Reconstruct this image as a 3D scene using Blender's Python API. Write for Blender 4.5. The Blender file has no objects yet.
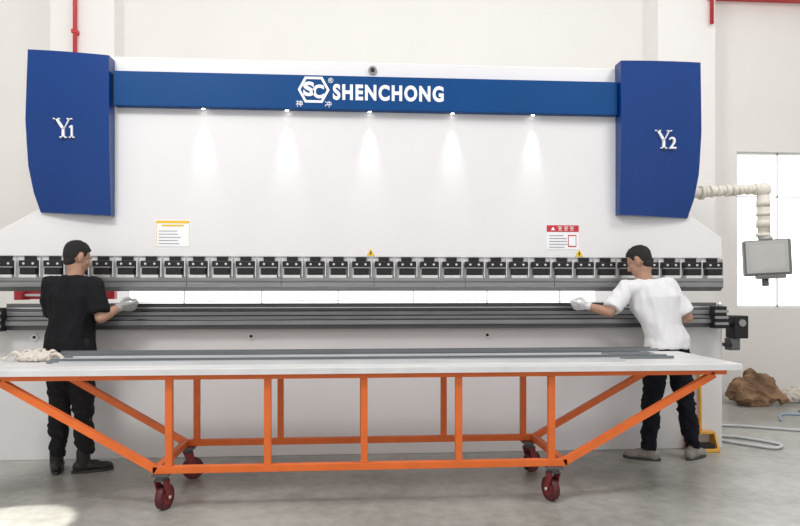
import bpy, bmesh, math, random
from mathutils import Vector, Matrix, noise
random.seed(4)
scene = bpy.context.scene
COL = scene.collection
V = Vector

# ------------------------------------------------------------------ materials
def mat(name, color, rough=0.5, metal=0.0, nscale=8.0, namt=0.06, bump=0.0, bscale=60.0, emit=None, estr=0.0, coat=0.0, stretch=None, spec=None):
    m = bpy.data.materials.new(name); m.use_nodes = True
    nt = m.node_tree; b = nt.nodes['Principled BSDF']
    b.inputs['Roughness'].default_value = rough
    b.inputs['Metallic'].default_value = metal
    if coat: b.inputs['Coat Weight'].default_value = coat
    if spec is not None: b.inputs['Specular IOR Level'].default_value = spec
    tc = nt.nodes.new('ShaderNodeTexCoord')
    mp = nt.nodes.new('ShaderNodeMapping')
    if stretch: mp.inputs['Scale'].default_value = stretch
    nt.links.new(tc.outputs['Object'], mp.inputs['Vector'])
    n = nt.nodes.new('ShaderNodeTexNoise'); n.inputs['Scale'].default_value = nscale
    n.inputs['Detail'].default_value = 5
    nt.links.new(mp.outputs[0], n.inputs['Vector'])
    r = nt.nodes.new('ShaderNodeValToRGB')
    c = color
    r.color_ramp.elements[0].position = 0.3; r.color_ramp.elements[1].position = 0.7
    r.color_ramp.elements[0].color = (*[max(0, x*(1-namt)) for x in c], 1)
    r.color_ramp.elements[1].color = (*[min(1, x*(1+namt)) for x in c], 1)
    nt.links.new(n.outputs['Fac'], r.inputs['Fac'])
    nt.links.new(r.outputs['Color'], b.inputs['Base Color'])
    if bump:
        n2 = nt.nodes.new('ShaderNodeTexNoise'); n2.inputs['Scale'].default_value = bscale
        nt.links.new(mp.outputs[0], n2.inputs['Vector'])
        bp = nt.nodes.new('ShaderNodeBump'); bp.inputs['Strength'].default_value = bump
        bp.inputs['Distance'].default_value = 0.01
        nt.links.new(n2.outputs['Fac'], bp.inputs['Height'])
        nt.links.new(bp.outputs['Normal'], b.inputs['Normal'])
    if emit:
        b.inputs['Emission Color'].default_value = (*emit, 1)
        b.inputs['Emission Strength'].default_value = estr
    return m

M = dict(
 wall=mat('wall_paint', (.85,.83,.80), .8, 0, 1.2, .02, .05, 90),
 column=mat('column_paint', (.88,.86,.84), .8, 0, 1.2, .02),
 white=mat('machine_white', (.80,.79,.80), .42, 0, 1.5, .015),
 white2=mat('machine_white_bed', (.74,.73,.735), .5, 0, 1.5, .03),
 blue=mat('gloss_blue', (.001,.038,.20), .20, 0, 2, .05, spec=.4),
 blueband=mat('band_blue', (.001,.058,.215), .5, 0, 2, .05, spec=.2),
 letter=mat('letter_white', (.92,.94,.96), .5, 0, 5, .01),
 black=mat('black_steel', (.012,.012,.014), .45, .2, 30, .2),
 bright=mat('bright_steel', (.75,.75,.74), .3, .6, 20, .06),
 steel=mat('tool_steel', (.27,.275,.28), .38, .5, 10, .15, stretch=(.3,1,6)),
 dsteel=mat('dark_tool_steel', (.13,.13,.135), .42, .4, 10, .2, stretch=(.3,1,6)),
 rail=mat('rail_grey', (.30,.30,.30), .45, .3, 10, .1),
 sheet=mat('sheet_grey', (.20,.215,.23), .45, .3, 6, .12, stretch=(.3,4,1)),
 sheet2=mat('sheet_light', (.58,.59,.60), .4, .3, 6, .1, stretch=(.3,4,1)),
 orange=mat('orange_paint', (.80,.16,.025), .45, 0, 8, .08),
 top=mat('top_board', (.72,.715,.71), .4, .1, 5, .10, stretch=(.5,4,1)),
 topedge=mat('top_edge', (.76,.77,.78), .4, .2, 5, .08),
 maroon=mat('caster_red', (.10,.015,.02), .5, 0, 20, .1),
 cred=mat('caster_hub', (.22,.025,.03), .5, 0, 20, .1),
 red=mat('red_paint', (.55,.03,.04), .45, 0, 10, .05),
 yellow=mat('sign_yellow', (.85,.55,.04), .5, 0, 10, .03),
 gold=mat('pedal_yellow', (.78,.40,.06), .5, 0, 10, .08),
 skin=mat('skin', (.42,.235,.16), .55, 0, 30, .08),
 hair=mat('hair', (.012,.010,.010), .7, 0, 120, .4, .8, 260),
 bshirt=mat('black_cotton', (.010,.010,.012), .9, 0, 60, .2, .2, 500, spec=.2),
 wshirt=mat('white_cotton', (.76,.76,.78), .9, 0, 60, .02, .2, 500, spec=.2),
 btrou=mat('dark_trousers', (.020,.020,.022), .9, 0, 60, .2, .2, 500, spec=.2),
 navy=mat('black_trousers', (.010,.011,.017), .9, 0, 60, .2, .2, 500, spec=.2),
 boot=mat('boot_leather', (.015,.014,.014), .45, 0, 40, .2),
 sole=mat('shoe_sole', (.05,.05,.05), .7, 0, 40, .1),
 shoe=mat('beige_shoe', (.27,.25,.23), .7, 0, 40, .1),
 glove=mat('glove_cotton', (.72,.72,.72), .9, 0, 80, .06, .4, 400),
 gglove=mat('grey_glove', (.38,.38,.37), .9, 0, 80, .1, .4, 400),
 eye=mat('eye_white', (.5,.47,.43), .3), lip=mat('lip', (.30,.14,.105), .6),
 cloth=mat('rag_cloth', (.66,.61,.54), .95, 0, 40, .12, .4, 200),
 brown=mat('brown_sack', (.27,.165,.10), .9, 0, 4, .55, .2, 40, spec=.2),
 beige=mat('beige_plastic', (.74,.70,.62), .5, 0, 10, .04),
 panel=mat('panel_grey', (.46,.455,.44), .5, 0, 10, .04),
 panel2=mat('panel_face', (.50,.495,.475), .4, 0, 10, .04),
 screen=mat('panel_edge', (.17,.17,.17), .3, 0, 10, .04),
 hose=mat('hose_grey', (.55,.56,.57), .5, 0, 10, .04),
 hoseb=mat('hose_blue', (.30,.40,.50), .5, 0, 10, .04),
 frame=mat('window_frame', (.88,.89,.90), .5, 0, 10, .03),
 led=mat('lamp_lens', (.9,.9,.9), .3, 0, 5, .0, emit=(1,.98,.92), estr=8),
)

def floor_material():
    m = bpy.data.materials.new('concrete_floor'); m.use_nodes = True
    nt = m.node_tree; b = nt.nodes['Principled BSDF']
    tc = nt.nodes.new('ShaderNodeTexCoord')
    n1 = nt.nodes.new('ShaderNodeTexNoise'); n1.inputs['Scale'].default_value = .9; n1.inputs['Detail'].default_value = 8
    n2 = nt.nodes.new('ShaderNodeTexNoise'); n2.inputs['Scale'].default_value = 14; n2.inputs['Detail'].default_value = 6
    nt.links.new(tc.outputs['Object'], n1.inputs['Vector']); nt.links.new(tc.outputs['Object'], n2.inputs['Vector'])
    mx = nt.nodes.new('ShaderNodeMix'); mx.inputs['Factor'].default_value = .35
    nt.links.new(n1.outputs['Fac'], mx.inputs['A']); nt.links.new(n2.outputs['Fac'], mx.inputs['B'])
    r = nt.nodes.new('ShaderNodeValToRGB')
    r.color_ramp.elements[0].position = .36; r.color_ramp.elements[0].color = (.23,.228,.205,1)
    r.color_ramp.elements[1].position = .62; r.color_ramp.elements[1].color = (.42,.418,.39,1)
    nt.links.new(mx.outputs['Result'], r.inputs['Fac']); nt.links.new(r.outputs['Color'], b.inputs['Base Color'])
    b.inputs['Roughness'].default_value = .33
    bp = nt.nodes.new('ShaderNodeBump'); bp.inputs['Strength'].default_value = .06
    nt.links.new(n2.outputs['Fac'], bp.inputs['Height']); nt.links.new(bp.outputs['Normal'], b.inputs['Normal'])
    return m
M['floor'] = floor_material()

# ------------------------------------------------------------------ mesh helpers
class B:
    def __init__(s): s.bm = bmesh.new(); s.mats = []
    def _mi(s, m):
        if m not in s.mats: s.mats.append(m)
        return s.mats.index(m)
    def _tag(s, faces, m, smooth=False):
        i = s._mi(m)
        for f in faces: f.material_index = i; f.smooth = smooth
    def box(s, lo, hi, m, bev=0.0):
        lo, hi = V(lo), V(hi)
        r = bmesh.ops.create_cube(s.bm, size=1)
        for v in r['verts']:
            v.co = V([lo[i] + (v.co[i]+.5)*(hi[i]-lo[i]) for i in range(3)])
        es = set(e for v in r['verts'] for e in v.link_edges)
        fs = set(f for v in r['verts'] for f in v.link_faces)
        if bev:
            rr = bmesh.ops.bevel(s.bm, geom=list(es), offset=bev, segments=2, affect='EDGES', profile=.5)
            fs = set(f for v in rr['verts'] for f in v.link_faces) | set(f for f in fs if f.is_valid)
        s._tag(fs, m); return s
    def prism(s, pts, axis, a, b, m, bev=0.0):
        def mk(p, t):
            return V((p[0], t, p[1])) if axis=='y' else (V((t, p[0], p[1])) if axis=='x' else V((p[0], p[1], t)))
        va = [s.bm.verts.new(mk(p, a)) for p in pts]; vb = [s.bm.verts.new(mk(p, b)) for p in pts]
        n = len(pts); fs = [s.bm.faces.new(va), s.bm.faces.new(vb[::-1])]
        for i in range(n): fs.append(s.bm.faces.new((va[i], vb[i], vb[(i+1)%n], va[(i+1)%n])))
        bmesh.ops.recalc_face_normals(s.bm, faces=fs)
        if bev:
            es = set(e for f in fs for e in f.edges)
            rr = bmesh.ops.bevel(s.bm, geom=list(es), offset=bev, segments=2, affect='EDGES', profile=.5)
            fs = set(f for v in rr['verts'] for f in v.link_faces) | set(f for f in fs if f.is_valid)
        s._tag(fs, m); return s
    def cyl(s, p1, p2, r1, m, r2=None, seg=16, smooth=True):
        p1, p2 = V(p1), V(p2); r2 = r1 if r2 is None else r2
        d = (p2-p1); L = d.length
        mt = Matrix.Translation((p1+p2)/2) @ d.to_track_quat('Z','Y').to_matrix().to_4x4()
        r = bmesh.ops.create_cone(s.bm, cap_ends=True, segments=seg, radius1=r1, radius2=r2, depth=L, matrix=mt)
        fs = set(f for v in r['verts'] for f in v.link_faces)
        i = s._mi(m)
        for f in fs: f.material_index = i; f.smooth = smooth and len(f.verts) == 4
        return s
    def ball(s, c, r, m, rot=None, seg=16):
        r = V(r) if hasattr(r, '__len__') else V((r, r, r))
        mt = Matrix.Translation(V(c)) @ (rot.to_4x4() if rot else Matrix.Identity(4)) @ Matrix.Diagonal((*r, 1))
        q = bmesh.ops.create_uvsphere(s.bm, u_segments=seg, v_segments=max(8, seg//2+2), radius=1, matrix=mt)
        s._tag(set(f for v in q['verts'] for f in v.link_faces), m, True); return s
    def sweep(s, pts, r, m, seg=10, sub=6):
        P = [V(p) for p in pts]; out = []
        for i in range(len(P)-1):
            p0 = P[max(i-1,0)]; p1 = P[i]; p2 = P[i+1]; p3 = P[min(i+2,len(P)-1)]
            for k in range(sub):
                t = k/sub
                out.append(.5*((2*p1)+(p2-p0)*t+(2*p0-5*p1+4*p2-p3)*t*t+(3*p1-p0-3*p2+p3)*t**3))
        out.append(P[-1]); rings = []; up = V((0,0,1))
        fs = []
        for i, p in enumerate(out):
            d = (out[min(i+1,len(out)-1)]-out[max(i-1,0)]).normalized()
            if abs(d.dot(up)) > .98: up = V((1,0,0)) if abs(d.x) < .9 else V((0,1,0))
            a = d.cross(up).normalized(); c = a.cross(d).normalized(); up = c
            rings.append([s.bm.verts.new(p + a*math.cos(q)*r + c*math.sin(q)*r) for q in [2*math.pi*k/seg for k in range(seg)]])
        for a, b in zip(rings, rings[1:]):
            for k in range(seg): fs.append(s.bm.faces.new((a[k], a[(k+1)%seg], b[(k+1)%seg], b[k])))
        fs.append(s.bm.faces.new(rings[0][::-1])); fs.append(s.bm.faces.new(rings[-1]))
        bmesh.ops.recalc_face_normals(s.bm, faces=fs)
        s._tag(fs, m, True); return s
    def loft(s, secs, m, seg=28, pw=2.3):
        rings = []; fs = []
        for c, rx, ry, R, F in secs:
            ring = []
            for k in range(seg):
                a = 2*math.pi*k/seg; ca, sa = math.cos(a), math.sin(a)
                x = math.copysign(abs(ca)**(2/pw), ca); y = math.copysign(abs(sa)**(2/pw), sa)
                ring.append(s.bm.verts.new(V(c)+R*rx*x+F*ry*y))
            rings.append(ring)
        for a, b in zip(rings, rings[1:]):
            for k in range(seg): fs.append(s.bm.faces.new((a[k], a[(k+1)%seg], b[(k+1)%seg], b[k])))
        fs.append(s.bm.faces.new(rings[0][::-1])); fs.append(s.bm.faces.new(rings[-1]))
        bmesh.ops.recalc_face_normals(s.bm, faces=fs)
        s._tag(fs, m, True); return s
    def mesh(s, name):
        me = bpy.data.meshes.new(name); s.bm.to_mesh(me); s.bm.free()
        for m in s.mats: me.materials.append(m)
        return me

WL = {}
def place(name, me, parent=None, label=None, category=None, kind=None, group=None, origin=None):
    vs = [v.co for v in me.vertices]
    if origin is None:
        lo = V([min(v[i] for v in vs) for i in range(3)]); hi = V([max(v[i] for v in vs) for i in range(3)])
        origin = V(((lo.x+hi.x)/2, (lo.y+hi.y)/2, lo.z))
    origin = V(origin)
    me.transform(Matrix.Translation(-origin))
    o = bpy.data.objects.new(name, me); COL.objects.link(o)
    WL[o] = origin
    if parent: o.parent = parent; o.location = origin - WL[parent]
    else: o.location = origin
    tag(o, label, category, kind, group)
    return o
def tag(o, label=None, category=None, kind=None, group=None):
    if label: o['label'] = label
    if category: o['category'] = category
    if kind: o['kind'] = kind
    if group: o['group'] = group
def empty(name, loc, label, category, parent=None, group=None):
    o = bpy.data.objects.new(name, None); COL.objects.link(o); o.empty_display_size = .1
    WL[o] = V(loc); o.location = V(loc) - (WL[parent] if parent else V((0,0,0)))
    if parent: o.parent = parent
    tag(o, label, category, None, group); return o
def copy_part(src, offset, parent):
    o = src.copy(); COL.objects.link(o); WL[o] = WL[src]+V(offset)
    o.parent = parent; o.location = WL[o]-(WL[parent] if parent else V((0,0,0))); return o

def text_mesh(txt, x0, x1, z0, z1, y, m, bold=0.0, depth=.003, sp=1.0):
    cu = bpy.data.curves.new('t', 'FONT'); cu.body = txt; cu.size = 1; cu.offset = bold; cu.extrude = .5; cu.space_character = sp
    ob = bpy.data.objects.new('t', cu); COL.objects.link(ob)
    bpy.context.view_layer.update()
    dg = bpy.context.evaluated_depsgraph_get()
    me = bpy.data.meshes.new_from_object(ob.evaluated_get(dg))
    bpy.data.objects.remove(ob)
    if not len(me.vertices): return None
    xs = [v.co.x for v in me.vertices]; ys = [v.co.y for v in me.vertices]
    ax, bx, ay, by = min(xs), max(xs), min(ys), max(ys)
    for v in me.vertices:
        X = x0+(v.co.x-ax)/(bx-ax)*(x1-x0); Z = z0+(v.co.y-ay)/(by-ay)*(z1-z0)
        v.co = V((X, y-depth*(v.co.z+.5), Z))
    me.materials.clear(); me.materials.append(m)
    return me

def remesh(me, voxel, smooth_it=3, fac=.5):
    ob = bpy.data.objects.new('tmp', me); COL.objects.link(ob)
    md = ob.modifiers.new('r', 'REMESH'); md.mode = 'VOXEL'; md.voxel_size = voxel; md.use_smooth_shade = True
    if smooth_it:
        sm = ob.modifiers.new('s', 'SMOOTH'); sm.factor = fac; sm.iterations = smooth_it
    bpy.context.view_layer.update()
    dg = bpy.context.evaluated_depsgraph_get()
    out = bpy.data.meshes.new_from_object(ob.evaluated_get(dg))
    mats = [m for m in me.materials]
    bpy.data.objects.remove(ob)
    out.materials.clear()
    for m in mats[:1]: out.materials.append(m)
    for p in out.polygons: p.use_smooth = True; p.material_index = 0
    return out
def wrinkle(me, amp, scale, stretch=(1,1,1), seed=0):
    me.update()
    co = []
    for v in me.vertices:
        p = V((v.co.x*scale*stretch[0]+seed, v.co.y*scale*stretch[1], v.co.z*scale*stretch[2]+.4*seed+v.co.x*scale*.5))
        n = 1-2*abs(noise.noise(p))
        co.append(v.co + v.normal*amp*(n-.6))
    for v, c in zip(me.vertices, co): v.co = c
    me.update()

# ------------------------------------------------------------------ room
b = B(); b.box((-6.6,-1.5,-.1), (7.3,7.95,0), M['floor'])
place('floor', b.mesh('floor'), kind='structure', label='grey stained concrete workshop floor')
WY = 7.75
wins = [(-2.95,3.45),(4.80,6.5)]
WZ0, WZ1 = 1.10, 3.07
b = B(); b.box((-6.6,WY,0),(7.3,WY+.2,WZ0), M['wall']); b.box((-6.6,WY,WZ1),(7.3,WY+.2,6.2), M['wall'])
xs = [-6.6]+[v for w in wins for v in w]+[7.3]
for i in range(0, len(xs), 2): b.box((xs[i],WY,WZ0),(xs[i+1],WY+.2,WZ1), M['wall'])
place('wall_back', b.mesh('wall_back'), kind='structure', label='cream painted workshop wall with windows')
b = B(); b.box((-6.8,-1.5,0),(-6.6,7.95,6.2), M['wall']); place('wall_left', b.mesh('w'), kind='structure', label='cream painted side wall')
b = B(); b.box((7.3,-1.5,0),(7.5,7.95,6.2), M['wall']); place('wall_right', b.mesh('w'), kind='structure', label='cream painted side wall')
for i, (a, c) in enumerate(wins):
    b = B(); y0, y1 = WY+.04, WY+.07
    bars = [((a,WZ0),(c,WZ0+.03)),((a,WZ1-.03),(c,WZ1)),((a,WZ0),(a+.03,WZ1)),((c-.03,WZ0),(c,WZ1)),((a,2.50),(c,2.518))]
    nb = 2 if i else 6
    for k in range(1, nb+1):
        x = a+(c-a)*k/(nb+1) if i == 0 else a+.56*k
        bars.append(((x-.009,WZ0),(x+.009,WZ1)))
    for (p, q) in bars: b.box((p[0],y0,p[1]),(q[0],y1,q[1]), M['frame'])
    place('window_%d' % (i+1), b.mesh('win'), kind='structure', label='bright pale-framed factory window')
b = B(); b.box((3.60,7.40,0),(4.31,7.75,6.2), M['column']); place('trim_1', b.mesh('c'), kind='structure', label='square painted wall column')
b = B(); b.box((-3.42,7.45,0),(-2.72,7.75,6.2), M['column']); place('trim_2', b.mesh('c'), kind='structure', label='square painted wall column')
b = B(); b.box((4.35,7.55,4.96),(7.3,7.75,5.12), M['red']); b.box((4.35,7.5,5.12),(7.3,7.75,5.15), M['red'])
place('trim_3', b.mesh('c'), kind='structure', label='red painted horizontal wall beam')
def pipe(x, y, z0, lab):
    b = B(); b.cyl((x,y,z0),(x,y,6.2),.022,M['red']); 
    for z in (z0+.3, z0+1.2): b.box((x-.03,y-.03,z),(x+.03,y+.06,z+.04), M['red'])
    place('red_pipe', b.mesh('p'), label=lab, category='pipe')
pipe(-3.13,7.40,3.0,'thin red painted pipe running down the wall column')
pipe(4.24,7.35,4.5,'short thin red painted pipe end on the wall column')

# ------------------------------------------------------------------ press brake
PB = empty('press_brake', (.13,5.2,0), 'long white hydraulic press brake with blue cylinder covers', 'press brake')
XL, XR = -2.83, 3.09
W = M['white']
b = B()
b.prism([(XL,1.60),(XR,1.60),(XR,1.77),(2.80,1.97),(2.80,3.18),(-2.47,3.18),(-2.47,1.97),(XL,1.77)], 'y', 5.20, 5.30, W, .006)
b.cyl((.14,5.21,3.115),(.14,5.185,3.115),.035, M['rail']); b.cyl((.14,5.19,3.115),(.14,5.178,3.115),.018, M['black'])
place('upper_ram', b.mesh('ram'), PB)
b = B(); b.box((XL,5.20,0.0),(XR,5.32,1.025), M['white2'], .006)
for x in (-.83, 1.08, -2.5, 2.75):
    b.cyl((x,5.21,.965),(x,5.185,.965),.026, M['bright']); b.cyl((x,5.186,.965),(x,5.178,.965),.012, M['black'])
place('lower_beam', b.mesh('bed'), PB)
for x in (-2.44, 2.64):
    b = B(); b.prism([(5.32,0),(6.9,0),(6.9,2.9),(6.5,3.1),(5.32,3.1),(5.32,1.7),(5.75,1.65),(5.85,1.35),(5.75,1.05),(5.32,1.0)], 'x', x, x+.08, W)
    place('side_frame', b.mesh('sf'), PB)
b = B(); b.box((-1.88,5.13,2.775),(2.155,5.20,3.045), M['blueband'], .004)
band = place('nameplate_band', b.mesh('band'), PB, label='long blue nameplate band')
def sub(name, me, par, lab=None):
    if me: return place(name, me, par, label=lab)
BYF = 5.13
sub('lettering', text_mesh('SHENCHONG', -.178, .712, 2.850, 2.978, BYF, M['letter'], .042, sp=1.20), band, 'white bold capital lettering')
def hexring(cx, cz, rx, rz, w, y, m):
    b = B(); o=[]; i=[]
    for (px, pz) in [(-1,0),(-.55,1),(.55,1),(1,0),(.55,-1),(-.55,-1)]:
        o.append((cx+px*rx, cz+pz*rz)); i.append((cx+px*(rx-w*1.15), cz+pz*(rz-w)))
    for k in range(6):
        n = (k+1)%6; b.prism([o[k],o[n],i[n],i[k]], 'y', y, y-.003, m)
    return b.mesh('hex')
sub('emblem', hexring(-.330, 2.928, .126, .103, .019, BYF, M['letter']), band, 'white hexagon emblem outline')
sub('emblem_letter', text_mesh('S', -.412, -.325, 2.876, 2.992, BYF, M['letter'], .045), band)
sub('emblem_letter', text_mesh('C', -.338, -.248, 2.860, 2.970, BYF, M['letter'], .045), band)
sub('registered_mark', text_mesh('®', -.215, -.175, 2.985, 3.025, BYF, M['letter'], .0), band)
sub('lettering', text_mesh('神', -.470, -.418, 2.790, 2.842, BYF, M['letter'], .0), band)
sub('lettering', text_mesh('冲', -.242, -.190, 2.790, 2.842, BYF, M['letter'], .0), band)
for k, x in enumerate((-1.20,-.545,.115,.79,1.455)):
    b = B(); b.cyl((x,5.165,2.776),(x,5.165,2.770),.018, M['blueband'], seg=20); b.cyl((x,5.165,2.771),(x,5.165,2.767),.014, M['led'], seg=20)
    lp = place('spot_lamp', b.mesh('lamp'), PB, label='small round recessed lamp')
    ld = bpy.data.lights.new('lamp_light', 'SPOT'); ld.energy = 10; ld.spot_size = math.radians(36); ld.spot_blend = 1; ld.shadow_soft_size = .02; ld.color = (1,.985,.95)
    lo = bpy.data.objects.new('lamp_light', ld); COL.objects.link(lo); WL[lo] = V((x,5.145,2.755))
    lo.parent = lp; lo.location = WL[lo]-WL[lp]
    lo.rotation_euler = V((0,.075,-1)).to_track_quat('-Z','Y').to_euler()
# cylinder covers: curved front panel with tapered outer edge
def cover(inner, outer, Y0, label, dig, tx, tz):
    b = B(); bm = b.bm; nu = 16; m = M['blue']; n = len(inner); dens = []
    for i in range(n-1):
        for k in range(4):
            t = k/4; dens.append((V(inner[i]).lerp(V(inner[i+1]),t), V(outer[i]).lerp(V(outer[i+1]),t)))
    dens.append((V(inner[-1]),V(outer[-1])))
    rows = []; zlo, zhi = inner[0][1], inner[-1][1]
    for j, (p, q) in enumerate(dens):
        row = []; vz = (p.y-zlo)/(zhi-zlo)
        for u in range(nu+1):
            t = u/nu; c = p.lerp(q,t)
            row.append(bm.verts.new((c.x, Y0 + .055*t**2 + .045*(1-vz)**3, c.y)))
        rows.append(row)
    fs = []
    for a, e in zip(rows, rows[1:]):
        for u in range(nu): fs.append(bm.faces.new((a[u],a[u+1],e[u+1],e[u])))
    for f in fs: f.smooth = True
    border = [rows[0][u] for u in range(nu+1)]+[r[nu] for r in rows[1:]]+[rows[-1][u] for u in range(nu-1,-1,-1)]+[r[0] for r in rows[-2:0:-1]]
    bk = [bm.verts.new((v.co.x,5.20,v.co.z)) for v in border]
    for i in range(len(border)):
        k = (i+1)%len(border); fs.append(bm.faces.new((border[i],bk[i],bk[k],border[k])))
        ed = bm.edges.get((border[i],border[k])); ed.smooth = False
    fs.append(bm.faces.new(bk)); bmesh.ops.recalc_face_normals(bm, faces=fs)
    b._mi(m)
    c = place('cylinder_cover', b.mesh('cov'), PB, label=label)
    b = B(); h = .150; y = Y0+.035; m = M['letter']; t = .034
    def q(p): b.prism([(tx+a, tz+e) for a, e in p], 'y', y, y-t, m)
    q([(-.066,h/2),(-.046,h/2),(.005,-.004),(-.013,-.010)])
    q([(.040,h/2),(.049,h/2),(.005,-.002),(-.003,-.012)])
    q([(-.013,.0),(.005,.0),(.005,-h/2),(-.013,-h/2)])
    q([(-.078,h/2),(-.030,h/2),(-.030,h/2-.008),(-.078,h/2-.008)])
    q([(.024,h/2),(.064,h/2),(.064,h/2-.008),(.024,h/2-.008)])
    q([(-.030,-h/2),(.022,-h/2),(.022,-h/2+.008),(-.030,-h/2+.008)])
    if dig == '1':
        q([(.054,-h/2),(.067,-h/2),(.067,.020),(.054,.020)]); q([(.040,-h/2),(.081,-h/2),(.081,-h/2+.008),(.040,-h/2+.008)])
        q([(.040,.008),(.054,.020),(.054,.010),(.040,.000)])
    place('lettering', b.mesh('Y'), c, label='white serif capital letter')
    if dig != '1':
        me = text_mesh(dig, tx+.044, tx+.100, tz-h/2, tz+.020, y, m, .0, depth=t)
        if me: place('lettering', me, c, label='white small digit')
CL = 'glossy blue cylinder cover with tapered outer edge'
cover([(-1.895,1.913),(-1.895,2.05),(-1.895,2.25),(-1.895,2.6),(-1.895,3.145)], [(-2.45,1.94),(-2.495,2.09),(-2.53,2.30),(-2.545,2.65),(-2.525,3.195)], 5.080, CL, '1', -2.235, 2.58)
cover([(2.165,1.953),(2.165,2.10),(2.165,2.30),(2.165,2.65),(2.160,3.205)], [(2.775,1.933),(2.825,2.09),(2.86,2.30),(2.875,2.65),(2.865,3.225)], 5.080, CL, '2', 2.53, 2.57)
# stickers
b = B(); b.box((-1.58,5.197,1.68),(-1.31,5.20,1.89), M['letter'])
b.box((-1.575,5.195,1.865),(-1.315,5.197,1.885), M['yellow']); b.box((-1.575,5.195,1.685),(-1.572,5.197,1.865), M['yellow']); b.box((-1.318,5.195,1.685),(-1.315,5.197,1.865), M['yellow'])
b.box((-1.53,5.195,1.84),(-1.36,5.197,1.853), M['yellow'])
for k in range(5): b.box((-1.555,5.195,1.70+k*.025),(-1.555+.14+.08*random.random(),5.197,1.705+k*.025), M['rail'])
place('instruction_sticker', b.mesh('st'), PB, label='white instruction sticker with orange header')
b = B(); b.box((1.58,5.197,1.67),(1.85,5.20,1.87), M['letter']); b.box((1.58,5.195,1.815),(1.85,5.197,1.87), M['red'])
b.prism([(1.615,1.828),(1.650,1.828),(1.6325,1.858)], 'y', 5.195, 5.193, M['letter'])
for k in range(3):
    x = 1.675+k*.05
    b.box((x,5.193,1.854),(x+.034,5.195,1.859), M['letter']); b.box((x,5.193,1.841),(x+.034,5.195,1.845), M['letter']); b.box((x+.013,5.193,1.826),(x+.019,5.195,1.858), M['letter']); b.box((x+.002,5.193,1.826),(x+.032,5.195,1.830), M['letter'])
for k in range(5): b.box((1.60,5.195,1.685+k*.024),(1.71+.05*random.random(),5.197,1.691+k*.024), M['rail'])
b.box((1.76,5.195,1.69),(1.83,5.197,1.79), M['red']); b.box((1.766,5.193,1.70),(1.824,5.195,1.78), M['letter'])
place('warning_sticker', b.mesh('st'), PB, label='white warning sticker with red header')
for x in (.125, 1.855):
    b = B(); b.prism([(x-.035,1.61),(x+.035,1.61),(x,1.67)], 'y', 5.20, 5.197, M['yellow'])
    b.prism([(x-.006,1.622),(x+.006,1.622),(x+.004,1.648),(x-.004,1.648)], 'y', 5.197, 5.195, M['black'])
    place('warning_triangle', b.mesh('tr'), PB, label='small yellow triangular warning sign')
# clamps
b = B()
b.box((-.042,5.19,1.560),(.042,5.27,1.60), M['black'])
b.box((-.074,5.165,1.516),(.074,5.25,1.566), M['black'], .005)
b.box((-.060,5.15,1.456),(.060,5.24,1.514), M['black'], .004)
b.box((-.070,5.150,1.508),(.070,5.20,1.518), M['rail'])
b.box((-.066,5.15,1.432),(.066,5.24,1.454), M['bright'])
b.box((.078,5.17,1.436),(.086,5.24,1.59), M['bright'])
for x in (-.035,.035): b.cyl((x,5.166,1.541),(x,5.159,1.541),.009, M['bright'], seg=10)
n = 32; x0 = -2.72; dx = (3.0-x0)/(n-1)
me = b.mesh('clamp'); me.transform(Matrix.Translation((x0,0,0)))
c0 = place('punch_clamp', me, PB, label='black punch clamp block with bright strip')
for k in range(1, n): copy_part(c0, (k*dx,0,0), PB)
b = B(); b.box((XL+.03,5.215,1.432),(XR-.03,5.245,1.60), M['white'])
place('clamp_backing', b.mesh('cb'), PB)
b = B(); b.prism([(5.15,1.432),(5.24,1.432),(5.24,1.36),(5.205,1.325),(5.19,1.325),(5.15,1.36)], 'x', XL+.02, XR-.02, M['steel'])
b.box((XL+.02,5.145,1.400),(XR-.02,5.152,1.406), M['dsteel'])
for k in range(8): b.box((XL+.02+k*.74,5.148,1.362),(XL+.023+k*.74,5.151,1.430), M['black'])
place('upper_punch', b.mesh('pu'), PB, label='long grey steel bending punch')
b = B(); b.box((-2.70,5.165,1.165),(3.02,5.235,1.228), M['dsteel'], .003); b.box((-2.70,5.162,1.19),(3.02,5.166,1.197), M['bright'])
place('lower_die', b.mesh('die'), PB, label='dark steel bending die')
b = B(); b.box((-2.74,5.12,1.105),(3.04,5.28,1.165), M['steel'], .003); b.box((-2.74,5.115,1.128),(3.04,5.121,1.136), M['black'])
place('die_holder', b.mesh('dh'), PB)
b = B(); b.box((-2.78,5.09,1.060),(3.06,5.30,1.105), M['steel'], .003); b.box((-2.78,5.086,1.096),(3.06,5.091,1.103), M['black']); b.box((-2.78,5.13,1.025),(3.06,5.30,1.060), M['dsteel'])
place('die_rail', b.mesh('dr'), PB)
for s, x in ((-1,-2.72),(1,2.98)):
    b = B(); b.box((x-.05,5.03,1.02),(x+.05,5.115,1.20), M['black'], .004)
    for z in (1.05,1.10,1.15): b.box((x-.055,5.015,z),(x+.055,5.03,z+.02), M['rail'])
    b.cyl((x,5.05,1.2),(x,5.05,1.235),.02, M['bright'])
    place('end_bracket', b.mesh('eb'), PB)
b = B(); b.box((-2.8,5.62,1.255),(-2.05,5.68,1.325), M['red']); b.box((-2.8,5.60,1.28),(-2.2,5.62,1.30), M['letter'])
b.box((-2.84,5.55,1.25),(-2.78,5.70,1.34), M['red'])
place('back_gauge', b.mesh('bg'), PB, label='red back gauge beam')
b = B(); b.box((3.09,5.14,1.02),(3.16,5.24,1.05), M['black']); b.box((3.14,5.10,.93),(3.26,5.24,1.12), M['black'], .008)
b.cyl((3.20,5.10,1.06),(3.20,5.085,1.06),.03, M['rail']); b.box((3.12,5.12,.83),(3.20,5.22,.93), M['dsteel'], .005)
b.box((3.09,5.12,.86),(3.13,5.2,.89), M['black'])
place('light_guard_device', b.mesh('dev'), PB, label='black safety sensor unit')
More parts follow.
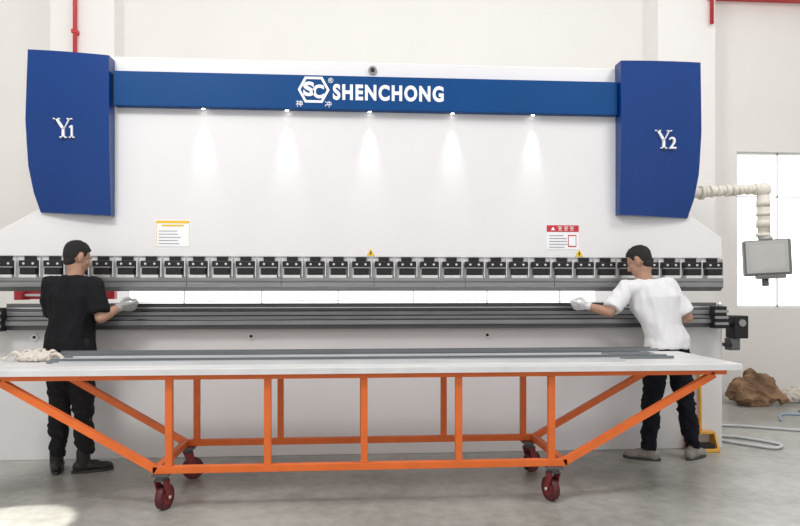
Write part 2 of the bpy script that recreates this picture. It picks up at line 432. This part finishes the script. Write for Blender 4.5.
b = B(); b.cyl((2.78,5.32,2.17),(2.98,5.32,2.17),.045,M['beige']); b.cyl((2.96,5.32,2.17),(2.99,5.32,2.17),.060,M['beige'])
b.sweep([(2.97,5.32,2.17),(3.15,5.31,2.19),(3.35,5.28,2.20),(3.46,5.27,2.20)], .042, M['beige'], 14)
xx = 3.0
while xx < 3.42:
    wd = .014+.035*random.random(); rr = .044+.008*random.random()
    b.cyl((xx,5.315-(xx-3)*.1,2.176+(xx-3)*.05),(xx+wd,5.312-(xx-3)*.1,2.178+(xx-3)*.05+.004*random.random()),rr,M['beige']); xx += wd+.012+.03*random.random()
b.ball((3.49,5.26,2.19),.066,M['beige'])
b.cyl((3.49,5.26,2.17),(3.50,5.26,1.77),.050,M['beige'])
for z, l_ in ((2.10,.05),(2.0,.03),(1.93,.06),(1.82,.03)): b.cyl((3.492,5.26,z),(3.492,5.26,z-l_),.057,M['beige'])
arm = place('control_arm', b.mesh('arm'), PB, label='beige wrapped tubular swing arm')
b = B(); b.box((-.20,-.06,-.17),(.20,.06,.17), M['screen'], .015); b.box((-.182,-.066,-.145),(.172,-.058,.158), M['panel'], .003)
b.box((-.15,-.0675,-.115),(.14,-.0655,.125), M['panel2'])
b.box((-.10,-.09,-.20),(.14,.04,-.165), M['screen'], .006)
b.cyl((-.02,0,-.20),(-.02,0,-.27),.03,M['screen']); b.cyl((0,0,.17),(0,0,.20),.06,M['panel'])
me = b.mesh('pnl'); me.transform(Matrix.Translation((3.515,5.25,1.61)) @ Matrix.Rotation(math.radians(-3),4,'Y') @ Matrix.Rotation(math.radians(-24),4,'Z') @ Matrix.Scale(.90,4))
place('control_panel', me, arm, label='plain grey operator control box')

# ------------------------------------------------------------------ workpiece on the die (slightly bowed sheet)
bm = bmesh.new(); N = 48; x0_, x1_ = -1.86, 2.05; rows = []
for i in range(N+1):
    t = i/N; x = x0_+(x1_-x0_)*t; z = 1.230+.020*math.sin(math.pi*t)**.8
    rows.append([bm.verts.new((x,4.995,z)),bm.verts.new((x,5.235,z)),bm.verts.new((x,5.235,z+.006)),bm.verts.new((x,4.995,z+.006))])
for a, e in zip(rows, rows[1:]):
    for k in range(4): bm.faces.new((a[k],a[(k+1)%4],e[(k+1)%4],e[k]))
bm.faces.new(rows[0]); bm.faces.new(rows[-1][::-1]); bmesh.ops.recalc_face_normals(bm, faces=bm.faces)
me = bpy.data.meshes.new('wp'); bm.to_mesh(me); bm.free(); me.materials.append(M['sheet2'])
place('metal_profile', me, label='long thin grey steel sheet lying on the press die', category='metal sheet')

# ------------------------------------------------------------------ cart
CT = empty('work_cart', (.05,4.31,0), 'long orange tubular steel cart with pale flat top on casters', 'cart')
O = M['orange']; TZ = .835
FY, BY = 3.97, 4.65
b = B(); b.box((-2.42,3.90,TZ+.0),(2.45,4.72,TZ+.035), M['top'], .003); b.box((-2.42,3.894,TZ-.005),(2.45,3.90,TZ+.030), M['topedge'])
place('cart_top', b.mesh('ct'), CT, label='pale sheet covered flat top')
PX = [.055+.59*k for k in (-2,-1,0,1,2)]
h = .021
for Y in (FY, BY):
    for x in PX:
        b = B(); b.box((x-h,Y-h,.272),(x+h,Y+h,TZ-.04), O, .003); place('leg', b.mesh('leg'), CT)
    b = B(); b.box((-1.22,Y-h,.228),(1.335,Y+h,.272), O, .003); place('lower_rail', b.mesh('lr'), CT)
    b = B(); b.box((-2.36,Y-h,TZ-.04),(2.38,Y+h,TZ-.001), O, .003); place('upper_rail', b.mesh('ur'), CT)
    for (xa, xb) in ((-1.20,-2.12),(1.315,2.30)):
        b = B(); d = V((xb-xa,0,TZ-.04-.25)).normalized(); n_ = V((-d.z,0,d.x))
        A = V((xa,0,.25)); E = V((xb,0,TZ-.04))
        pts = [(A+n_*h), (E+n_*h), (E-n_*h), (A-n_*h)]
        b.prism([(p.x,p.z) for p in pts], 'y', Y-h, Y+h, O); place('brace', b.mesh('br'), CT)
for x in (-1.20,1.315):
    b = B(); b.box((x-h,FY+h,.228),(x+h,BY-h,.272), O, .003); place('cross_rail', b.mesh('cr'), CT)
for x in (PX[1], PX[2], PX[3]):
    b = B(); b.box((x-h,FY+h,TZ-.04),(x+h,BY-h,TZ-.002), O, .003); place('cross_rail', b.mesh('cr'), CT)
def caster(x, y, ang):
    b = B(); m = M['dsteel']
    b.box((x-.05,y-.045,.215),(x+.05,y+.045,.228), m); b.cyl((x,y,.19),(x,y,.216),.035, m)
    R = Matrix.Translation((x,y,0)) @ Matrix.Rotation(ang,4,'Z')
    b2 = B()
    for s in (-1,1): b2.prism([(-.035,.19),(.035,.19),(.05,.06),(.015,.06)], 'y', s*.030-.003, s*.030+.003, M['cred'])
    b2.box((-.035,-.033,.185),(.035,.033,.192), m); b2.cyl((.033,-.04,.075),(.033,.04,.075),.010, M['bright'])
    me2 = b2.mesh('fork'); me2.transform(R)
    c = place('caster', b.mesh('caster'), CT, label='swivel caster with dark red wheel')
    place('fork', me2, c)
    b3 = B(); b3.cyl((.033,-.022,.075),(.033,.022,.075),.075, M['maroon'], seg=28); b3.cyl((.033,-.025,.075),(.033,.025,.075),.045, M['cred'], seg=24)
    me3 = b3.mesh('wheel'); me3.transform(R); place('wheel', me3, c)
caster(-1.17,3.97,math.radians(75)); caster(1.25,3.97,math.radians(105)); caster(-1.18,4.62,math.radians(20)); caster(1.27,4.62,math.radians(35))

Z0 = TZ+.0352
def strip(x0,x1,y0,y1,z,m,ang,lab):
    b = B(); t=.004
    cx, cy = (x0+x1)/2,(y0+y1)/2
    b.box((x0-cx,y0-cy,0),(x1-cx,y1-cy,t),m); b.box((x0-cx,y0-cy,t),(x1-cx,y0-cy+t,.020),m); b.box((x0-cx,y1-cy-t,t),(x1-cx,y1-cy,.020),m)
    me = b.mesh('s'); me.transform(Matrix.Translation((cx,cy,z)) @ Matrix.Rotation(ang,4,'Z'))
    place('metal_channel', me, label=lab, category='metal sheet', group='channels on the cart')
S = 'long dark grey bent metal channel lying on the cart'; S2 = 'long lighter grey metal channel lying on the cart'
strip(-1.95,2.16,4.20,4.30,Z0,M['sheet'],0.004,S)
strip(-1.90,1.75,4.34,4.46,Z0,M['sheet2'],-0.003,S2)
strip(-2.0,2.12,4.50,4.66,Z0,M['sheet'],0.0,S)
strip(-2.05,2.20,4.51,4.64,Z0+.0205,M['sheet'],0.003,S)
strip(-1.85,1.75,4.06,4.14,Z0,M['sheet2'],-0.004,S2)

# crumpled fabric pile: folds of cloth laid over each other
def fabric(cx, cy, wx, wy, hz, z0, seed, m, nm, lab, cat, lobes=7, tr=.20, core=.42, sm=3, wr=1.0):
    rnd = random.Random(seed); b = B()
    for k in range(lobes):
        a = rnd.random()*6.28; r = rnd.random()**.7*.62
        x, y = cx+math.cos(a)*r*wx, cy+math.sin(a)*r*wy
        L = (.40+.35*rnd.random())*wx; th = rnd.random()*math.pi; zc = z0+hz*(.30+.50*(1-r)*rnd.random())
        dx_, dy_ = math.cos(th)*L, math.sin(th)*L*wy/wx
        pts = [(x-dx_,y-dy_,z0+hz*.12),(x-dx_*.5,y-dy_*.4+.15*wy,zc),(x,y-.1*wy,zc-hz*.06),(x+dx_*.4,y+dy_*.3+.1*wy,zc+hz*.08),(x+dx_,y+dy_,z0+hz*.14)]
        b.sweep(pts, hz*tr*(.7+.5*rnd.random()), m, 12)
    b.ball((cx,cy,z0+hz*.22),(wx*.68,wy*.68,hz*core),m)
    me = remesh(b.mesh(nm), max(.004,hz*.028), sm, .5); wrinkle(me, hz*.10*wr, 2.2/wx, (1,1,1.4), seed); wrinkle(me, hz*.06*wr, 6/wx, (1,1,1.4), seed+2)
    for v in me.vertices: v.co.z = max(v.co.z, z0)
    lo = min(v.co.z for v in me.vertices); me.transform(Matrix.Translation((0,0,z0-lo)))
    place(nm, me, label=lab, category=cat)
fabric(-2.10,4.36,.175,.12,.105,Z0,5,M['cloth'],'cloth_rag','crumpled beige cloth rag on the cart top','rag',12,.10,.30,5,.7)

# ------------------------------------------------------------------ people
def limb(b, pts, rad, m):
    for i in range(len(pts)-1): b.cyl(pts[i], pts[i+1], rad[i], m, rad[i+1], seg=18)
    for p, r in zip(pts, rad): b.ball(p, r*.99, m, seg=16)
def cloth_limb(b, pts, rad, m):
    for i in range(len(pts)-1):
        b.cyl(pts[i], pts[i+1], rad[i], m, rad[i+1], seg=20)
        if i: b.ball(pts[i], rad[i]*.99, m)
    b.ball(pts[0], rad[0]*.99, m)
def hand(b, w, f, n, side, curl, m, inf=0.0):
    f = V(f).normalized(); n = V(n); n = (n - f*n.dot(f)).normalized(); lat = f.cross(n)*side
    w = V(w)
    offs = (.030,.010,-.011,-.030); lens = (.070,.078,.072,.056)
    b.ball(w+f*.045, (.040+inf,.040+inf,.015+inf), m, Matrix((f,lat,n)).transposed())
    for o, L in zip(offs, lens):
        k = w+f*(.088-abs(o-.005)*.25)+lat*o
        limb(b, [w+lat*o*.55+f*.005, k], [.015+inf,.0115+inf], m)
        p = k; ang = 0; pts = [p]
        d0 = (f+lat*o*1.8).normalized()
        for q, s_ in enumerate((.45,.30,.25)):
            ang += curl*(.6 if q == 0 else 1.2)
            d = d0*math.cos(ang)+n*math.sin(ang); p = p+d*L*s_; pts.append(p)
        limb(b, pts, [.0098+inf,.0088+inf,.0080+inf,.0070+inf], m)
    p0 = w+f*.022+lat*.028+n*.008; p1 = p0+(f*.5+lat*.5+n*.65).normalized()*.036
    p2 = p1+(f*.85-lat*.1+n*.35).normalized()*.030; p3 = p2+(f*.8-lat*.45+n*-.15).normalized()*.024
    limb(b, [w+f*.01+lat*.012,p0,p1,p2,p3], [.016+inf,.015+inf,.0115+inf,.0100+inf,.0082+inf], m)

def person(J, face, F, label, mats, shoeh, name='person', glove_inf=.0035):
    root = empty(name, (J['pel'][0],J['pel'][1],0), label, 'person')
    F = V((F[0],F[1],0)).normalized(); R = V((F.y,-F.x,0))
    g = {k: V(v) for k, v in J.items() if k not in ('hf','hn')}
    pel, che, nek, hed = g['pel'], g['che'], g['nek'], g['hed']
    Z = V((0,0,1))
    sh = (g['shR']-g['shL']); SR = sh.normalized()
    def torso(inf):
        wst = pel.lerp(che,.45)
        return [(pel-Z*.10, .135+inf,.095+inf,R,F),(pel, .160+inf,.115+inf,R,F),(pel+Z*.07, .150+inf,.106+inf,R,F),(wst,.136+inf,.096+inf,R,F),
                (che-Z*.04,.156+inf,.108+inf,SR,F),(che+Z*.05,.165+inf,.104+inf,SR,F),(che.lerp(nek,.72),.130+inf,.078+inf,SR,F),(nek+Z*.0,.066+max(0,inf)*.6,.060+max(0,inf)*.6,SR,F)]
    fz = Matrix.Rotation(math.atan2(-face[0],face[1]),3,'Z') @ Matrix.Rotation(-face[2],3,'X')
    def hp(x,y,z): return hed+fz@V((x,y,z))
    sk = M['skin']
    b = B(); b.loft(torso(-.010), sk)
    limb(b, [nek-Z*.03, nek+(hed-nek)*.35, hp(0,-.022,-.05)], [.060,.055,.053], sk)
    b.ball(hp(0,-.012,.022),(.074,.094,.094),sk,fz,24); b.ball(hp(0,.030,-.040),(.057,.060,.068),sk,fz,20)
    for s in (-1,1): b.ball(hp(s*.038,.010,-.062),(.022,.045,.028),sk,fz)
    b.ball(hp(0,.066,-.090),(.024,.020,.018),sk,fz); b.ball(hp(0,.073,.022),(.048,.014,.012),sk,fz)
    limb(b, [hp(0,.086,.012), hp(0,.104,-.030)], [.008,.012], sk)
    b.ball(hp(0,.082,-.062),(.024,.012,.010),sk,fz)
    for s in (-1,1):
        er = fz @ Matrix.Rotation(math.radians(18*s),3,'Z')
        b.ball(hp(s*.080,-.012,-.010),(.009,.021,.034),sk,er); b.ball(hp(s*.077,-.008,-.032),(.009,.014,.014),sk,er)
        b.ball(hp(s*.040,.055,-.022),(.022,.022,.02),sk,fz)
        b.ball(hp(s*.013,.094,-.034),(.008,.010,.007),sk,fz)
    for s, q in (('L',-1),('R',1)):
        S_, E_, Wr = g['sh'+s], g['el'+s], g['wr'+s]
        limb(b, [che.lerp(nek,.6)+(S_-che.lerp(nek,.6))*.4, S_], [.050,.046], sk)
        limb(b, [S_, S_.lerp(E_,.45), E_, E_.lerp(Wr,.3), Wr], [.048,.043,.038,.040,.027], sk)
        hand(b, Wr, J['hf'][s], J['hn'][s], q, J['hf'].get('curl'+s,.7), sk)
        Hp, Kn, An = g['hp'+s], g['kn'+s], g['an'+s]
        limb(b, [Hp, Hp.lerp(Kn,.4), Kn, Kn.lerp(An,.3), An], [.078,.068,.046,.046,.036], sk)
        T = V(J['hf']['t'+s]).normalized()
        limb(b, [An-Z*.035-T*.03, An-Z*.05+T*.07, An-Z*.06+T*.15], [.034,.030,.022], sk)
    place('body', remesh(b.mesh('body'), .0055, 3), root, label='person body with skin')
    for s in (-1,1):
        b = B(); b.ball(hp(s*.030,.069,.004),(.012,.010,.006),M['eye'],fz); b.ball(hp(s*.030,.0765,.004),(.005,.004,.005),M['black'],fz); place('eye', b.mesh('eye'), root)
        b = B(); b.ball(hp(s*.031,.082,.025),(.018,.006,.004),M['hair'],fz); place('eyebrow', b.mesh('eb'), root)
    b = B(); b.ball(hp(0,.0885,-.061),(.019,.005,.005),M['lip'],fz); place('mouth', b.mesh('mo'), root)
    # hair: short crop, tight at the sides, tapering down the nape, broken up into small tufts
    b = B(); bm = b.bm; b._mi(M['hair'])
    q = bmesh.ops.create_icosphere(bm, subdivisions=6, radius=1)
    def seg(y, pts):
        if y <= pts[0][0]: return pts[0][1]
        for (a, c), (d, e) in zip(pts, pts[1:]):
            if y <= d: return c+(e-c)*(y-a)/(d-a)
        return pts[-1][1]
    for v in q['verts']:
        d = v.co.copy(); y, z = d.y, d.z
        line = seg(y, [(-.95,-.85),(-.45,-.85),(-.30,-.40),(-.18,.10),(.12,.12),(.20,-.18),(.36,-.15),(.48,.30),(.75,.42),(1,.52)])
        line += .10*noise.noise(d*12)
        up = max(0, min(1, (z+.15)/.75)); up = up*up*(3-2*up)
        tuft = 1-2*abs(noise.noise(V((d.x*14,d.y*8,d.z*8))))
        r = 1.022 + .075*up + (.045*noise.noise(d*5)+.060*tuft*tuft*tuft)*(.12+up)
        k = max(0, min(1, (z-line)/.12)); k = k*k*(3-2*k); r = .94+(r-.94)*k
        loc = V((d.x*.074*r, d.y*.094*r-.012, d.z*.094*r+.022)); v.co = hp(*loc)
    for f in bm.faces: f.smooth = True
    b.ball(hp(0,-.045,-.034),(.058,.044,.052),M['hair'],fz,24)
    place('hair', b.mesh('hair'), root, label='short black hair')
    ms, mt, mh = mats
    b = B(); T_ = torso(.020)
    hem = pel-Z*.05
    secs = [(hem,.182,.138,R,F),(pel+Z*.03,.176,.133,R,F),(pel.lerp(che,.45),.164,.124,R,F)]+T_[4:7]+[(nek-Z*.005,.078,.072,SR,F),(nek+Z*.014,.067,.065,SR,F)]
    b.loft(secs, ms)
    for s in 'LR':
        S_, E_ = g['sh'+s], g['el'+s]
        m0 = che.lerp(nek,.6)
        limb(b, [m0+(S_-m0)*.4, S_], [.074,.070], ms)
        cloth_limb(b, [S_, S_.lerp(E_,.45), S_.lerp(E_,.86)], [.070,.071,.072], ms)
    me = remesh(b.mesh('shirt'), .008, 5); sd = J['hf'].get('seed',0)
    wk = J['hf'].get('wk',1.0)
    wrinkle(me, .022*wk, 5, (1.3,1,.7), sd); wrinkle(me, .010*wk, 11, (1.4,1,.5), sd+3)
    place('shirt', me, root, label=J['hf']['shirt'])
    b = B(); b.loft([(pel-Z*.13,.140,.115,R,F),(pel-Z*.02,.168,.126,R,F),(pel+Z*.05,.156,.116,R,F)], mt)
    for s in 'LR':
        Hp, Kn, An = g['hp'+s], g['kn'+s], g['an'+s]
        cloth_limb(b, [Hp, Hp.lerp(Kn,.45), Kn, Kn.lerp(An,.45), An+Z*(.035 if shoeh else .0)], [.102,.094,.074,.070,.060], mt)
    me = remesh(b.mesh('tr'), .009, 4); wrinkle(me, .018, 7, (1,1,1.6), 5); wrinkle(me, .007, 16, (1,1,1.8), 7)
    place('trousers', me, root, label=J['hf']['trou'])
    for s in 'LR':
        An = g['an'+s]; T = V(J['hf']['t'+s]).normalized(); N = V((-T.y,T.x,0)); A0 = V((An.x,An.y,0))
        b = B(); fr = Matrix((T,N,Z)).transposed()
        b.ball(A0+Z*.045-T*.035,(.050,.040,.048),mh,fr); b.ball(A0+Z*.045+T*.04,(.090,.044,.042),mh,fr); b.ball(A0+Z*.035+T*.12,(.070,.048,.034),mh,fr)
        limb(b, [A0+Z*.05-T*.01, A0+Z*(.15 if shoeh else .085)-T*.012],[.046,.048],mh)
        me = remesh(b.mesh('shoe'), .006, 3)
        for v in me.vertices: v.co.z = max(v.co.z, .012)
        sh_ = place('shoe', me, root, label=J['hf']['shoe'])
        b = B(); pts = []
        for k in range(24):
            a = 6.2832*k/24; l = .142*math.cos(a); w_ = (.044+.010*math.cos(a))*math.sin(a)
            p = A0+T*(l+.052)+N*w_; pts.append((p.x,p.y))
        b.prism(pts,'z',0.0,.022,M['sole']); place('sole', b.mesh('sole'), sh_)
    for s, q in (('L',-1),('R',1)):
        mg = J['hf']['glove']
        b = B(); Wr = g['wr'+s]; hand(b, Wr, J['hf'][s], J['hn'][s], q, J['hf'].get('curl'+s,.7), mg, glove_inf)
        E_ = g['el'+s]; b.cyl(Wr+(E_-Wr)*.16, Wr+V(J['hf'][s]).normalized()*.01, .034, mg, .030, seg=18)
        me = remesh(b.mesh('gl'), .0045, 2); wrinkle(me, .003, 40)
        place('glove', me, root, label=J['hf']['gl'])
    return root

A = dict(pel=(-2.085,4.86,.93), che=(-2.075,4.88,1.24), nek=(-2.075,4.895,1.425), hed=(-2.065,4.925,1.575),
  shL=(-2.245,4.895,1.365), shR=(-1.915,4.865,1.365), elL=(-2.24,4.93,1.10), wrL=(-2.03,5.00,1.20),
  elR=(-1.85,4.80,1.13), wrR=(-1.765,4.935,1.208),
  hpL=(-2.155,4.86,.88), hpR=(-2.015,4.86,.88), knL=(-2.165,4.87,.49), knR=(-1.995,4.86,.49), anL=(-2.18,4.85,.09), anR=(-1.975,4.84,.09),
  hf={'L':(.95,.25,.05),'R':(.93,.34,.03),'tL':(-.35,.93,0),'tR':(.92,.38,0),'shirt':'black short-sleeved t-shirt','trou':'dark work trousers',
      'shoe':'black leather work boot','glove':M['gglove'],'gl':'grey work glove','seed':3}, hn={'L':(0,.7,.7),'R':(-.1,.8,.6)})
person(A, (.62,.72,.30), (.2,.98), 'person in black t-shirt and dark trousers holding a metal profile',
       (M['bshirt'],M['btrou'],M['boot']), True)
Bp = dict(pel=(2.44,4.87,.93), che=(2.345,4.88,1.235), nek=(2.29,4.90,1.41), hed=(2.250,4.940,1.560),
  shL=(2.125,4.90,1.345), shR=(2.455,4.88,1.365), elL=(1.965,4.83,1.16), wrL=(1.83,4.935,1.208),
  elR=(2.60,4.84,1.12), wrR=(2.44,4.96,1.08),
  hpL=(2.37,4.87,.88), hpR=(2.51,4.87,.88), knL=(2.325,4.88,.49), knR=(2.59,4.87,.49), anL=(2.30,4.88,.09), anR=(2.655,4.88,.09),
  hf={'L':(-.93,.34,.03),'R':(-.75,.35,.15),'tL':(-.85,.5,0),'tR':(.80,.55,0),'shirt':'white short-sleeved t-shirt','trou':'black trousers',
      'shoe':'light beige shoe','glove':M['glove'],'gl':'white cotton work glove','seed':8,'wk':.65,'curlR':.6}, hn={'L':(.1,.8,.6),'R':(0,0,1)})
person(Bp, (-.72,.66,.45), (-.25,.97), 'person in white t-shirt and black trousers reaching for a metal profile',
       (M['wshirt'],M['navy'],M['shoe']), False)

# ------------------------------------------------------------------ floor things at the side
b = B(); G = M['gold']
b.box((2.75,5.05,.0),(2.99,5.19,.03), G, .006); b.box((2.79,5.06,.03),(2.95,5.15,.065), M['black'], .006)
b.prism([(5.06,.03),(5.19,.03),(5.19,.15),(5.12,.15)], 'x', 2.755, 2.770, G); b.prism([(5.06,.03),(5.19,.03),(5.19,.15),(5.12,.15)], 'x', 2.97, 2.985, G)
b.box((2.755,5.11,.14),(2.985,5.19,.155), G); b.sweep([(2.88,5.17,.15),(2.88,5.17,.40),(2.87,5.17,.62),(2.855,5.17,.68),(2.83,5.17,.66)], .014, G)
place('foot_pedal', b.mesh('fp'), label='yellow foot pedal switch with upright carrying handle', category='foot pedal')
fabric(4.57,7.08,.30,.22,.46,0,11,M['brown'],'tarpaulin_bundle','crumpled brown tarpaulin bundle on the floor by the wall','tarpaulin',15,.15,.40,9,.45)
fabric(5.22,7.25,.22,.16,.24,0,7,M['cloth'],'cloth_sack','folded beige sack lying on the floor','sack',10,.15,.4,7,.5)
b = B(); b.sweep([(3.12,5.5,.013),(3.3,5.3,.013),(3.5,5.12,.013),(3.62,5.25,.013),(3.45,5.5,.013),(3.25,5.62,.013),(3.15,5.85,.013),(3.6,6.0,.013),(4.3,5.7,.013),(5.0,5.75,.013)], .013, M['hose'])
place('air_hose', b.mesh('hose'), label='pale grey air hose looping on the floor', category='hose')
b = B(); b.sweep([(4.3,6.2,.012),(4.55,6.5,.012),(4.9,6.35,.012),(5.1,6.55,.012),(4.85,6.68,.012),(4.9,6.5,.012),(5.3,6.3,.012),(5.7,6.4,.012)], .012, M['hoseb'])
place('air_hose', b.mesh('hose'), label='blue grey hose coiled on the floor near the wall', category='hose')

# ------------------------------------------------------------------ light, world, camera
w = bpy.data.worlds.new('World'); scene.world = w; w.use_nodes = True
nt = w.node_tree; bg = nt.nodes['Background']; bg.inputs[0].default_value = (1.0,.99,.98,1)
tc = nt.nodes.new('ShaderNodeTexCoord'); sp = nt.nodes.new('ShaderNodeSeparateXYZ'); mr = nt.nodes.new('ShaderNodeMapRange')
nt.links.new(tc.outputs['Generated'], sp.inputs[0]); nt.links.new(sp.outputs['Y'], mr.inputs['Value'])
mr.inputs['From Min'].default_value = .40; mr.inputs['From Max'].default_value = .75; mr.inputs['To Min'].default_value = .84; mr.inputs['To Max'].default_value = 2.6
nt.links.new(mr.outputs[0], bg.inputs[1])
def area(loc, tgt, sx, sy, e, col=(1,1,1)):
    l = bpy.data.lights.new('area', 'AREA'); l.shape = 'RECTANGLE'; l.size = sx; l.size_y = sy; l.energy = e; l.color = col
    o = bpy.data.objects.new('added_area_light', l); COL.objects.link(o); o.location = loc
    o.rotation_euler = (V(tgt)-V(loc)).to_track_quat('-Z','Y').to_euler()
area((-2.5,1.0,5.8),(-.5,5,1.2),1.6,1.0,170,(1,.985,.96)); area((3.8,2.5,5.9),(1.5,5,1.0),1.6,1.0,90,(1,.99,.98))  # area lamps added for contrast, no fixtures: key from left front, weaker one right
l = bpy.data.lights.new('sun_shaft','SPOT'); l.energy = 9000; l.spot_size = math.radians(6.5); l.spot_blend = .15; l.shadow_soft_size = .02; l.color=(1,.97,.9)
o = bpy.data.objects.new('sun_shaft', l); COL.objects.link(o); o.location = (-6.0,-1.0,5.0); o.rotation_euler = (V((-2.20,3.52,0))-V(o.location)).to_track_quat('-Z','Y').to_euler()

cam = bpy.data.cameras.new('camera'); co = bpy.data.objects.new('camera', cam); COL.objects.link(co)
co.location = (0,0,1.35); co.rotation_euler = (math.radians(90),0,math.radians(-4))
cam.sensor_width = 36; cam.lens = 28.8; cam.shift_y = 25/800
scene.camera = co
scene.view_settings.view_transform = 'Standard'
